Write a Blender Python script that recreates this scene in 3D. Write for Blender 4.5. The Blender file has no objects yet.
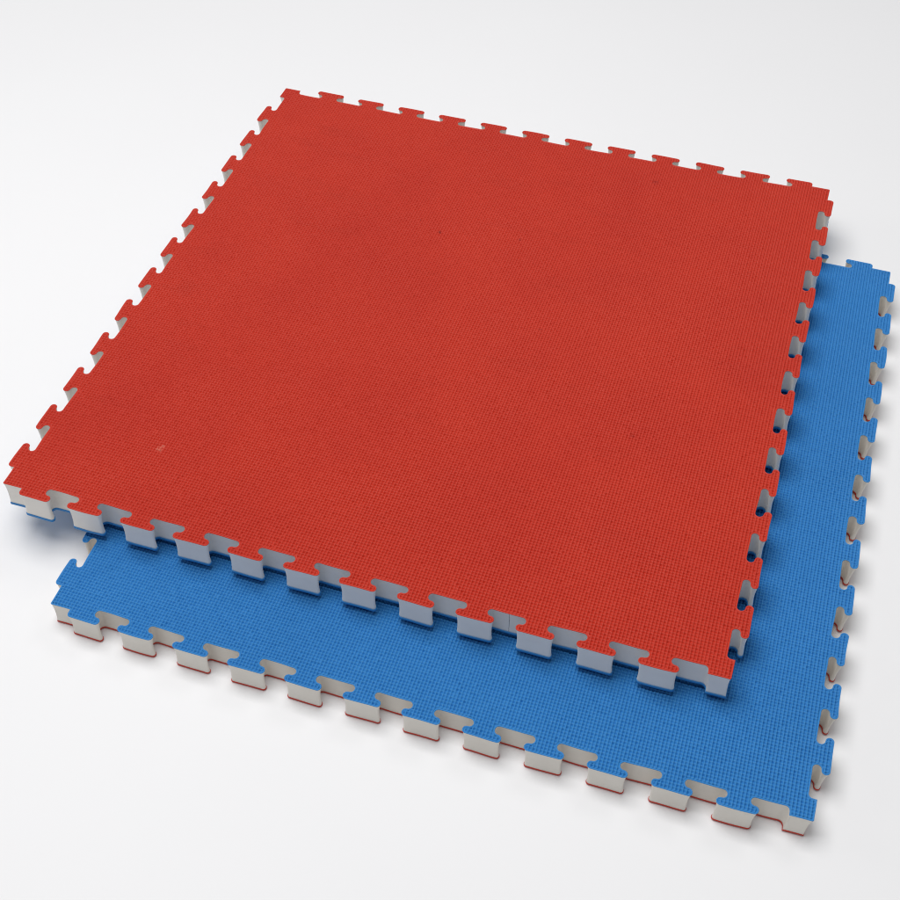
import bpy, bmesh, math
import numpy as np
from mathutils import Matrix, Vector, Euler

# ------------------------------------------------------------------ camera
scene = bpy.context.scene
cd = bpy.data.cameras.new("camera")
cam = bpy.data.objects.new("camera", cd)
scene.collection.objects.link(cam)
cam.location = (0.9656, -1.00803, 1.61309)
cam.rotation_euler = Euler((0.8246, 0.00058, 0.31042), 'XYZ')
cd.sensor_fit = 'HORIZONTAL'
cd.sensor_width = 36.0
cd.lens = 1427.746 / 900.0 * 36.0
cd.shift_y = -(450 - 292.793) / 900.0
cd.clip_start = 0.05
cd.clip_end = 100.0
scene.camera = cam

# ------------------------------------------------------------------ light
scene.view_settings.view_transform = 'Standard'
scene.view_settings.look = 'None'
scene.view_settings.exposure = 0.0
scene.view_settings.gamma = 1.0
world = bpy.data.worlds.new("World")
scene.world = world
world.use_nodes = True
bg = world.node_tree.nodes['Background']
bg.inputs['Color'].default_value = (0.97, 0.985, 1.0, 1)
bg.inputs['Strength'].default_value = 0.31


def area(name, loc, target, sx, sy, power, col=(1, 1, 1)):
    l = bpy.data.lights.new(name, 'AREA')
    l.shape = 'RECTANGLE'
    l.size = sx
    l.size_y = sy
    l.energy = power
    l.color = col
    o = bpy.data.objects.new(name, l)
    scene.collection.objects.link(o)
    o.location = loc
    d = Vector(target) - Vector(loc)
    o.rotation_euler = d.to_track_quat('-Z', 'Y').to_euler()
    return o


area("softbox_key", (-0.25, 0.3, 3.9), (0.5, 0.35, 0.0), 2.6, 2.6, 134, (1.0, 0.99, 0.985))
area("softbox_back", (1.6, 2.3, 2.9), (0.8, 0.4, 0.0), 1.4, 1.0, 11, (1.0, 0.99, 0.985))
area("softbox_side", (-2.7, 0.1, 1.5), (0.4, 0.3, 0.0), 1.2, 1.6, 10, (1.0, 0.99, 0.98))

# ------------------------------------------------------------------ fitted constants
A = 0.02946          # plain corner length before the first tooth
D = 0.0210           # tooth depth
T = 0.0428           # thickness of the lower mat (the upper one measures a little more)
TU = 0.0477
NT = 12
P = (1 - 2 * A) / NT
H = D / 2
R = D / 4.0
OV = 0.0055
WARP = {
    'upper': dict(xx=.01317, yy=-.00343, xy=.00436, c=.00373, x=-.00016, y=-.00632, s=-.00114, cx=-.00138, cy=.00033),
    'lower': dict(xx=.00239, yy=-.0015, xy=-.00065, c=0, x=0, y=0, s=-.00672, cx=.00045, cy=.00336, lean=.0045),
}
FLOOR_Z = -0.0009


def edge_profile():
    """outline of one edge, from its tooth end to its notch end; (s, d) with d > 0 outwards"""
    pts = []

    def arc(cx, cy, r, a0, a1, n=7):
        for i in range(n + 1):
            t = math.radians(a0 + (a1 - a0) * i / n)
            pts.append((cx + r * math.cos(t), cy + r * math.sin(t)))
    cx = OV - R
    # angle of the inner common tangent between the two circles of one S
    for k in range(NT):
        s0 = A + P * k
        s1 = s0 + P / 2
        s2 = s0 + P
        if k == 0:
            pts.append((s0, 0.0))
            pts.append((s0, 0.002))
            arc(s0 + R, H - R, R, 180, 90)
        # head right side : circle centre (s1+cx, H-R), then notch circle centre (s1-cx, -(H-R))
        c1 = Vector((s1 + cx, H - R)); c2 = Vector((s1 - cx, -(H - R)))
        dv = c2 - c1
        dist = dv.length
        base = math.atan2(dv.y, dv.x)
        off = math.acos(min(1, 2 * R / dist))
        t1 = base + off                    # tangent point direction on head circle
        a0, a1 = 90.0, math.degrees(t1)
        while a1 > a0: a1 -= 360
        arc(c1.x, c1.y, R, 90, a1, 12)
        b0 = math.degrees(t1) + 180
        while b0 > 270: b0 -= 360
        while b0 < -90: b0 += 360
        # notch circle runs from b0 to 270 (counter-clockwise side)
        bb0 = b0 % 360
        arc(c2.x, c2.y, R, bb0, 270, 12)
        if k < NT - 1:
            # mirrored S at s2
            c3 = Vector((s2 + cx, -(H - R))); c4 = Vector((s2 - cx, H - R))
            m = []
            n0 = len(pts)
            arc(0 - cx, -(H - R), R, bb0, 270, 12)
            seg = pts[n0:]; del pts[n0:]
            m += [(s2 - x, y) for x, y in seg[::-1]]
            arc(0 + cx, H - R, R, 90, a1, 12)
            seg = pts[n0:]; del pts[n0:]
            m += [(s2 - x, y) for x, y in seg[::-1]]
            pts.extend(m)
        else:
            arc(s2 - R, -(H - R), R, 270, 360)
            pts.append((s2, 0.0))
    return pts


def outline():
    e = edge_profile()
    def corner(x, y, a0):
        c = 0.002
        cx_ = x + (c if x < .5 else -c); cy_ = y + (c if y < .5 else -c)
        return [(cx_ + c * math.cos(math.radians(a0 + 22.5 * i)), cy_ + c * math.sin(math.radians(a0 + 22.5 * i))) for i in range(5)]
    out = corner(0, 0, 180)
    out += [(s, -d) for s, d in e]                 # front : tooth at left
    out += corner(1, 0, 270)
    out += [(1 + d, 1 - s) for s, d in e[::-1]]    # right : notch next to the front corner
    out += corner(1, 1, 0)
    out += [(1 - s, 1 + d) for s, d in e]          # back : tooth at right
    out += corner(0, 1, 90)
    out += [(-d, s) for s, d in e[::-1]]           # left : notch at the back
    # resample long straights
    res = []
    n = len(out)
    for i in range(n):
        a = np.array(out[i]); b = np.array(out[(i + 1) % n])
        L = np.linalg.norm(b - a)
        if L < 1e-6:
            continue
        k = max(1, int(math.ceil(L / 0.006)))
        for j in range(k):
            res.append(a + (b - a) * j / k)
    return np.array(res)


OUT = outline()
_rs = np.random.RandomState(11)
_k = _rs.uniform(20, 110, (14, 2)); _p = _rs.uniform(0, 6.28, 14); _d = _rs.randn(14, 2)
_j = sum(np.sin(OUT @ _k[i] + _p[i])[:, None] * _d[i][None] for i in range(14))
OUT = OUT + _j * 0.00016          # hand-cut unevenness


def inset(d):
    """outline moved inwards by d metres (mitred)"""
    p = OUT
    t1 = p - np.roll(p, 1, 0); t1 /= np.linalg.norm(t1, axis=1)[:, None]
    t2 = np.roll(p, -1, 0) - p; t2 /= np.linalg.norm(t2, axis=1)[:, None]
    n1 = np.stack([-t1[:, 1], t1[:, 0]], 1); n2 = np.stack([-t2[:, 1], t2[:, 0]], 1)
    m = n1 + n2
    m /= np.maximum(np.linalg.norm(m, axis=1), 1e-9)[:, None]
    c = np.maximum((m * n1).sum(1), 0.6)
    return p + m * (d / c)[:, None]


def warp(x, y, z, w):
    u, v = x, y
    z_in = z
    X = x - .5; Y = y - .5
    z = z + w['xx'] * X * X + w['yy'] * Y * Y + w['xy'] * X * Y + w['c'] + w['x'] * X + w['y'] * Y
    # the right hand cut of the lower mat leans inwards
    if w.get('lean'):
        x = x - w['lean'] * np.clip((u - .75) / .25, 0, 1) * (1 - z_in / T)
    nx = x * (1 + w['s']) + w['cx'] * 4 * y * (1 - y) * (2 * u - 1)
    ny = y + w['cy'] * 4 * u * (1 - u) * (2 * v - 1)
    return nx, ny, z


def make_mesh(name, co, quads, mat, parent, smooth=True, ngons=()):
    me = bpy.data.meshes.new(name)
    nq = len(quads)
    loops = np.asarray(quads, dtype=np.int32).ravel()
    starts = np.arange(nq, dtype=np.int32) * 4
    for g in ngons:
        starts = np.append(starts, len(loops)).astype(np.int32)
        loops = np.concatenate([loops, np.asarray(g, dtype=np.int32)])
    me.vertices.add(len(co))
    me.vertices.foreach_set('co', np.asarray(co, dtype=np.float32).ravel())
    me.loops.add(len(loops))
    me.loops.foreach_set('vertex_index', loops)
    me.polygons.add(len(starts))
    me.polygons.foreach_set('loop_start', starts)
    me.update(calc_edges=True)
    me.validate()
    me.polygons.foreach_set('use_smooth', np.full(len(me.polygons), smooth, dtype=bool))
    me.materials.append(mat)
    o = bpy.data.objects.new(name, me)
    scene.collection.objects.link(o)
    o.parent = parent
    return o


def rings(levels, w, i0=0):
    """levels: list of (inset, z); returns coords and quads of the swept wall (outward normals, going up)"""
    n = len(OUT)
    cos = []
    for d, z in levels:
        q = inset(d)
        x, y, zz = warp(q[:, 0], q[:, 1], np.full(n, z), w)
        cos.append(np.stack([x, y, zz], 1))
    quads = []
    idx = np.arange(n)
    for k in range(len(levels) - 1):
        a = i0 + k * n + idx; b = i0 + k * n + (idx + 1) % n
        quads.append(np.stack([a, b, b + n, a + n], 1))
    return np.concatenate(cos), np.concatenate(quads)


# ------------------------------------------------------------------ embossed weave sheet
CELL = 0.0045
SUB = 5


def inside(px, py, poly):
    x0 = poly[:, 0]; y0 = poly[:, 1]
    x1 = np.roll(x0, -1); y1 = np.roll(y0, -1)
    res = np.zeros(len(px), bool)
    for i in range(len(x0)):
        if y0[i] == y1[i]:
            continue
        lo, hi = (y0[i], y1[i]) if y0[i] < y1[i] else (y1[i], y0[i])
        s = np.searchsorted(PY_S, [lo, hi])
        if s[1] <= s[0]:
            continue
        ii = PY_I[s[0]:s[1]]
        xi = x0[i] + (py[ii] - y0[i]) / (y1[i] - y0[i]) * (x1[i] - x0[i])
        res[ii] ^= px[ii] < xi
    return res


q = CELL / SUB
g = np.arange(-int(0.012 / q), int(1.012 / q) + 1)
GX, GY = np.meshgrid(g * q + 0.00037, g * q + 0.00041, indexing='ij')
core_in = (GX > .014) & (GX < .986) & (GY > .014) & (GY < .986)
mask = core_in.copy()
rest = np.nonzero(~core_in.ravel())[0]
px = GX.ravel()[rest]; py = GY.ravel()[rest]
PY_I = np.argsort(py); PY_S = py[PY_I]
ins = inside(px, py, inset(0.0011))
mf = mask.ravel(); mf[rest] = ins; mask = mf.reshape(GX.shape)


def weave(seed, depth):
    I, J = np.meshgrid(g, g, indexing='ij')
    a = I % SUB; b = J % SUB
    ci = I // SUB; cj = J // SUB
    z = np.zeros(I.shape)
    par = (ci + cj) % 2
    am = (a == 2) | (a == 3); bm_ = (b == 2) | (b == 3)
    as_ = (a == 1) | (a == 4); bs_ = (b == 1) | (b == 4)
    z[am & bm_] = -1.0                                   # pit
    k = am & (b == 0); z[k] = np.where(par[k] == 0, -0.06, -0.30)     # cross thread
    k = (a == 0) & bm_; z[k] = np.where(par[k] == 0, -0.20, 0.0)      # long thread
    z[am & bs_] = -0.56
    z[as_ & bm_] = -0.52
    z[as_ & bs_] = -0.24
    z[as_ & (b == 0)] = -0.06
    z[(a == 0) & bs_] = -0.03
    rng = np.random.RandomState(seed)
    nc = len(g) // SUB + 3
    amp = 1 + 0.08 * rng.randn(nc, nc)
    off = 0.03 * rng.randn(nc, nc)
    ii = ci - ci.min(); jj = cj - cj.min()
    z = z * np.clip(amp[ii, jj], .6, 1.4) + off[ii, jj]
    return z * depth


def sheet(w, seed, z0, keep=None, depth=0.0034):
    m = mask.copy()
    if keep is not None:
        m &= keep(GX, GY)
    cell = m[:-1, :-1] & m[1:, :-1] & m[1:, 1:] & m[:-1, 1:]
    used = np.zeros(m.shape, int)
    for sx in (0, 1):
        for sy in (0, 1):
            used[sx:m.shape[0] - 1 + sx, sy:m.shape[1] - 1 + sy] += cell
    h = weave(seed, depth)
    h[(used > 0) & (used < 4)] = -0.0019
    # the die presses the foam down next to the cut
    idx = -np.ones(m.shape, int)
    u = used > 0
    idx[u] = np.arange(u.sum())
    x, y, z = warp(GX[u], GY[u], z0 + h[u], w)
    i0 = idx[:-1, :-1][cell]; i1 = idx[1:, :-1][cell]; i2 = idx[1:, 1:][cell]; i3 = idx[:-1, 1:][cell]
    return np.stack([x, y, z], 1), np.stack([i0, i1, i2, i3], 1)


# ------------------------------------------------------------------ materials
def mat_new(name):
    m = bpy.data.materials.new(name)
    m.use_nodes = True
    nt = m.node_tree
    return m, nt, nt.nodes['Principled BSDF']


def foam_skin(name, col, col2, rough=0.55, spots=()):
    m, nt, bs = mat_new(name)
    N = nt.nodes; L = nt.links
    tc = N.new('ShaderNodeTexCoord')
    n1 = N.new('ShaderNodeTexNoise'); n1.inputs['Scale'].default_value = 5.0; n1.inputs['Detail'].default_value = 6
    n1.inputs['Roughness'].default_value = 0.65
    L.new(tc.outputs['Object'], n1.inputs['Vector'])
    mp = N.new('ShaderNodeMapRange'); mp.inputs[1].default_value = .35; mp.inputs[2].default_value = .68
    L.new(n1.outputs['Fac'], mp.inputs[0])
    mix = N.new('ShaderNodeMix'); mix.data_type = 'RGBA'
    mix.inputs['A'].default_value = (*col, 1); mix.inputs['B'].default_value = (*col2, 1)
    L.new(mp.outputs[0], mix.inputs['Factor'])
    # handling smudges : faint streaky patches
    mpg = N.new('ShaderNodeMapping'); mpg.inputs['Scale'].default_value = (2.2, 9, 1); mpg.inputs['Rotation'].default_value = (0, 0, .5)
    L.new(tc.outputs['Object'], mpg.inputs['Vector'])
    ns = N.new('ShaderNodeTexNoise'); ns.inputs['Scale'].default_value = 2.4; ns.inputs['Detail'].default_value = 8
    ns.inputs['Roughness'].default_value = .7
    L.new(mpg.outputs[0], ns.inputs['Vector'])
    ms = N.new('ShaderNodeMapRange'); ms.inputs[1].default_value = .56; ms.inputs[2].default_value = .74
    ms.inputs[3].default_value = 0; ms.inputs[4].default_value = .16
    L.new(ns.outputs['Fac'], ms.inputs[0])
    mk = N.new('ShaderNodeMix'); mk.data_type = 'RGBA'
    L.new(mix.outputs['Result'], mk.inputs['A']); mk.inputs['B'].default_value = (*[c * .55 for c in col], 1)
    L.new(ms.outputs[0], mk.inputs['Factor'])
    last = mk.outputs['Result']
    for (x, y, r, c, amt) in spots:
        vm = N.new('ShaderNodeVectorMath'); vm.operation = 'DISTANCE'
        sc = N.new('ShaderNodeVectorMath'); sc.operation = 'MULTIPLY'; sc.inputs[1].default_value = (1, 1, 0)
        nz = N.new('ShaderNodeTexNoise'); nz.inputs['Scale'].default_value = 160
        L.new(tc.outputs['Object'], nz.inputs['Vector'])
        ad = N.new('ShaderNodeVectorMath'); ad.operation = 'MULTIPLY_ADD'
        ad.inputs[1].default_value = (r * 2.5,) * 3
        L.new(nz.outputs['Color'], ad.inputs[0])
        L.new(tc.outputs['Object'], ad.inputs[2])
        L.new(ad.outputs[0], sc.inputs[0])
        L.new(sc.outputs[0], vm.inputs[0]); vm.inputs[1].default_value = (x + r * 1.25, y + r * 1.25, 0)
        mr = N.new('ShaderNodeMapRange'); mr.inputs[1].default_value = r * .3; mr.inputs[2].default_value = r
        mr.inputs[3].default_value = amt; mr.inputs[4].default_value = 0
        L.new(vm.outputs['Value'], mr.inputs[0])
        mx = N.new('ShaderNodeMix'); mx.data_type = 'RGBA'
        L.new(last, mx.inputs['A']); mx.inputs['B'].default_value = (*c, 1)
        L.new(mr.outputs[0], mx.inputs['Factor'])
        last = mx.outputs['Result']
    L.new(last, bs.inputs['Base Color'])
    n2 = N.new('ShaderNodeTexNoise'); n2.inputs['Scale'].default_value = 9.0; n2.inputs['Detail'].default_value = 4
    L.new(tc.outputs['Object'], n2.inputs['Vector'])
    mr = N.new('ShaderNodeMapRange'); mr.inputs[1].default_value = .3; mr.inputs[2].default_value = .7
    mr.inputs[3].default_value = rough - .06; mr.inputs[4].default_value = rough + .08
    L.new(n2.outputs['Fac'], mr.inputs[0])
    L.new(mr.outputs[0], bs.inputs['Roughness'])
    bs.inputs['Specular IOR Level'].default_value = 0.31
    # foam micro pores
    n3 = N.new('ShaderNodeTexNoise'); n3.inputs['Scale'].default_value = 700
    L.new(tc.outputs['Object'], n3.inputs['Vector'])
    bp = N.new('ShaderNodeBump'); bp.inputs['Strength'].default_value = .25; bp.inputs['Distance'].default_value = .0003
    L.new(n3.outputs['Fac'], bp.inputs['Height'])
    L.new(bp.outputs[0], bs.inputs['Normal'])
    return m


def foam_core(name, col, col2):
    m, nt, bs = mat_new(name)
    N = nt.nodes; L = nt.links
    tc = N.new('ShaderNodeTexCoord')
    n1 = N.new('ShaderNodeTexNoise'); n1.inputs['Scale'].default_value = 22; n1.inputs['Detail'].default_value = 5
    L.new(tc.outputs['Object'], n1.inputs['Vector'])
    mp = N.new('ShaderNodeMapRange'); mp.inputs[1].default_value = .35; mp.inputs[2].default_value = .7
    L.new(n1.outputs['Fac'], mp.inputs[0])
    mix = N.new('ShaderNodeMix'); mix.data_type = 'RGBA'
    mix.inputs['A'].default_value = (*col, 1); mix.inputs['B'].default_value = (*col2, 1)
    L.new(mp.outputs[0], mix.inputs['Factor'])
    L.new(mix.outputs['Result'], bs.inputs['Base Color'])
    bs.inputs['Roughness'].default_value = .62
    bs.inputs['Specular IOR Level'].default_value = .35
    n3 = N.new('ShaderNodeTexNoise'); n3.inputs['Scale'].default_value = 1.0; n3.inputs['Detail'].default_value = 4
    mpn = N.new('ShaderNodeMapping'); mpn.inputs['Scale'].default_value = (420, 420, 60)
    L.new(tc.outputs['Object'], mpn.inputs['Vector'])
    L.new(mpn.outputs[0], n3.inputs['Vector'])
    bp = N.new('ShaderNodeBump'); bp.inputs['Strength'].default_value = .3; bp.inputs['Distance'].default_value = .0003
    L.new(n3.outputs['Fac'], bp.inputs['Height'])
    L.new(bp.outputs[0], bs.inputs['Normal'])
    return m


RED = (0.525, 0.037, 0.017)
RED2 = (0.485, 0.030, 0.015)
BLUE = (0.030, 0.21, 0.52)
BLUE2 = (0.026, 0.192, 0.485)
RED_SPOTS = [
    (.1749, .1228, .006, (.60, .16, .11), .7),
    (.178, .1290, .003, (.62, .20, .15), .6),
    (.4017, .6929, .004, (.20, .012, .008), .8),
    (.3620, .7125, .003, (.22, .014, .010), .7),
    (.7110, .9335, .006, (.27, .016, .012), .5),
    (.5320, .7160, .003, (.25, .015, .010), .6),
    (.62, .52, .004, (.27, .015, .010), .5),
    (.33, .40, .003, (.58, .12, .08), .4),
    (.80, .35, .005, (.30, .018, .012), .5),
]
m_red = foam_skin('red_foam_skin', RED, RED2, .52, spots=RED_SPOTS)
m_blue = foam_skin('blue_foam_skin', BLUE, BLUE2, .50)
m_core_u = foam_core('cool_grey_foam', (.84, .81, .76), (.79, .76, .715))
m_core_l = foam_core('warm_grey_foam', (.77, .74, .685), (.73, .695, .64))
m_dark, _, _b = mat_new('seam_dark_grey')
_b.inputs['Base Color'].default_value = (.16, .16, .17, 1); _b.inputs['Roughness'].default_value = .8  # plain dark grey for the thin strip of the cut seam

# ------------------------------------------------------------------ floor sheet
mf_, nt, bs = mat_new('white_paper')
N = nt.nodes; L = nt.links
tc = N.new('ShaderNodeTexCoord')
n1 = N.new('ShaderNodeTexNoise'); n1.inputs['Scale'].default_value = 1.6; n1.inputs['Detail'].default_value = 3
L.new(tc.outputs['Object'], n1.inputs['Vector'])
cr = N.new('ShaderNodeMix'); cr.data_type = 'RGBA'
cr.inputs['A'].default_value = (.82, .82, .828, 1); cr.inputs['B'].default_value = (.79, .79, .80, 1)
L.new(n1.outputs['Fac'], cr.inputs['Factor'])
L.new(cr.outputs['Result'], bs.inputs['Base Color'])
bs.inputs['Roughness'].default_value = .6
bs.inputs['Specular IOR Level'].default_value = .3
bm = bmesh.new()
bmesh.ops.create_grid(bm, x_segments=8, y_segments=8, size=6)
me = bpy.data.meshes.new('floor'); bm.to_mesh(me); bm.free()
me.materials.append(mf_)
floor = bpy.data.objects.new('floor', me)
floor.location = (0.5, 0.8, FLOOR_Z)
floor['kind'] = 'structure'
scene.collection.objects.link(floor)


# ------------------------------------------------------------------ mats
def puzzle_mat(kind, top_mat, core_mat, bottom_mat, top_h, bot_h, seed, keep=None):
    w = WARP[kind]
    T_ = TU if kind == 'upper' else T
    root = bpy.data.objects.new('puzzle_mat', None)
    scene.collection.objects.link(root)
    root.empty_display_size = .05
    # bottom layer : closed underneath
    co, qd = rings([(0.0028, 0.0), (0.0016, 0.0005), (0.0011, 0.0012), (0.0011, bot_h - .0004), (.0016, bot_h), (.006, bot_h)], w)
    n = len(OUT)
    from mathutils.geometry import delaunay_2d_cdt
    v2 = [Vector((float(p[0]), float(p[1]))) for p in co[:n, :2]]
    vo, _e, fo, vi, _a, _b2 = delaunay_2d_cdt(v2, [(i, (i + 1) % n) for i in range(n)], [], 1, 1e-7)
    tris = [[vi[i][0] for i in f][::-1] for f in fo if all(vi[i] for i in f)]
    make_mesh('bottom_layer', co, qd, bottom_mat, root, ngons=tris)
    # foam core : sawn faces are slightly hollow
    z0 = bot_h; z1 = T_ - top_h
    hh = z1 - z0
    lv = [(.0030, z0 + .0001), (.0018, z0 + .0001)]
    for f, d in ((.05, .0019), (.2, .0024), (.4, .0026), (.6, .0024), (.8, .0017), (.93, .0011), (1.0, .0009)):
        lv.append((d, z0 + hh * f - (.0001 if f == 1 else 0)))
    co, qd = rings(lv, w)
    make_mesh('foam_core', co, qd, core_mat, root)
    # coloured top layer : rounded cut lip + embossed sheet
    c1, q1 = rings([(.0012, z1 - .0002), (.0009, z1), (.0003, z1 + .0002), (0, z1 + .0006), (.0001, T_ - .0012), (.0006, T_ - .0008), (.0012, T_ - .0009), (.0022, T_ - .0019)], w)
    c2, q2 = sheet(w, seed, T_, keep)
    co = np.concatenate([c1, c2]); qd = np.concatenate([q1, q2 + len(c1)])
    make_mesh('top_layer', co, qd, top_mat, root)
    if kind == 'upper':
        # knife nick in the notch wall between two front teeth
        sx = A + P * 8.77
        pts = []
        zs = np.linspace(bot_h + .001, z1 - .0005, 14)
        rr = np.random.RandomState(2)
        prof = np.interp((zs - z0) / hh, [0, .05, .2, .4, .6, .8, .93, 1], [.0018, .0019, .0024, .0026, .0024, .0017, .0011, .0009])
        for zz, pr in zip(zs, prof):
            jx = rr.randn() * .00015
            hw = .00018 + .0002 * rr.rand()
            for dx, dy in ((-hw, 0.0004), (-hw, -.00025), (hw, -.00025), (hw, .0004)):
                x_, y_, z_ = warp(np.array([sx + jx + dx]), np.array([H + pr + dy]), np.array([zz]), w)
                pts.append((x_[0], y_[0], z_[0]))
        qd = [(4 * k + j, 4 * k + (j + 1) % 4, 4 * k + 4 + (j + 1) % 4, 4 * k + 4 + j) for k in range(13) for j in range(4)]
        make_mesh('cut_seam', pts, qd, m_dark, root, smooth=False)
    return root


upper = puzzle_mat('upper', m_red, m_core_u, m_blue, .0022, .0050, 3)
upper.location = (0, 0, T)
upper['label'] = 'red topped foam puzzle mat with grey sides lying on top of the blue mat'
upper['category'] = 'mat'
upper['group'] = 'interlocking foam floor mats'


# the embossing deep beneath the upper mat is left out, it is never seen
lower = puzzle_mat('lower', m_blue, m_core_l, m_red, .0022, .0027, 8,
                   keep=lambda x, y: ~((x > .02) & (x < .74) & (y > .27) & (y < .98)))
lower.location = (0.12939, -0.1219, 0)
lower.rotation_euler = (0, 0, 0.00137)
lower['label'] = 'blue topped foam puzzle mat with beige sides lying underneath on the white floor'
lower['category'] = 'mat'
lower['group'] = 'interlocking foam floor mats'

scene.render.engine = 'CYCLES'
scene.cycles.filter_width = 1.1
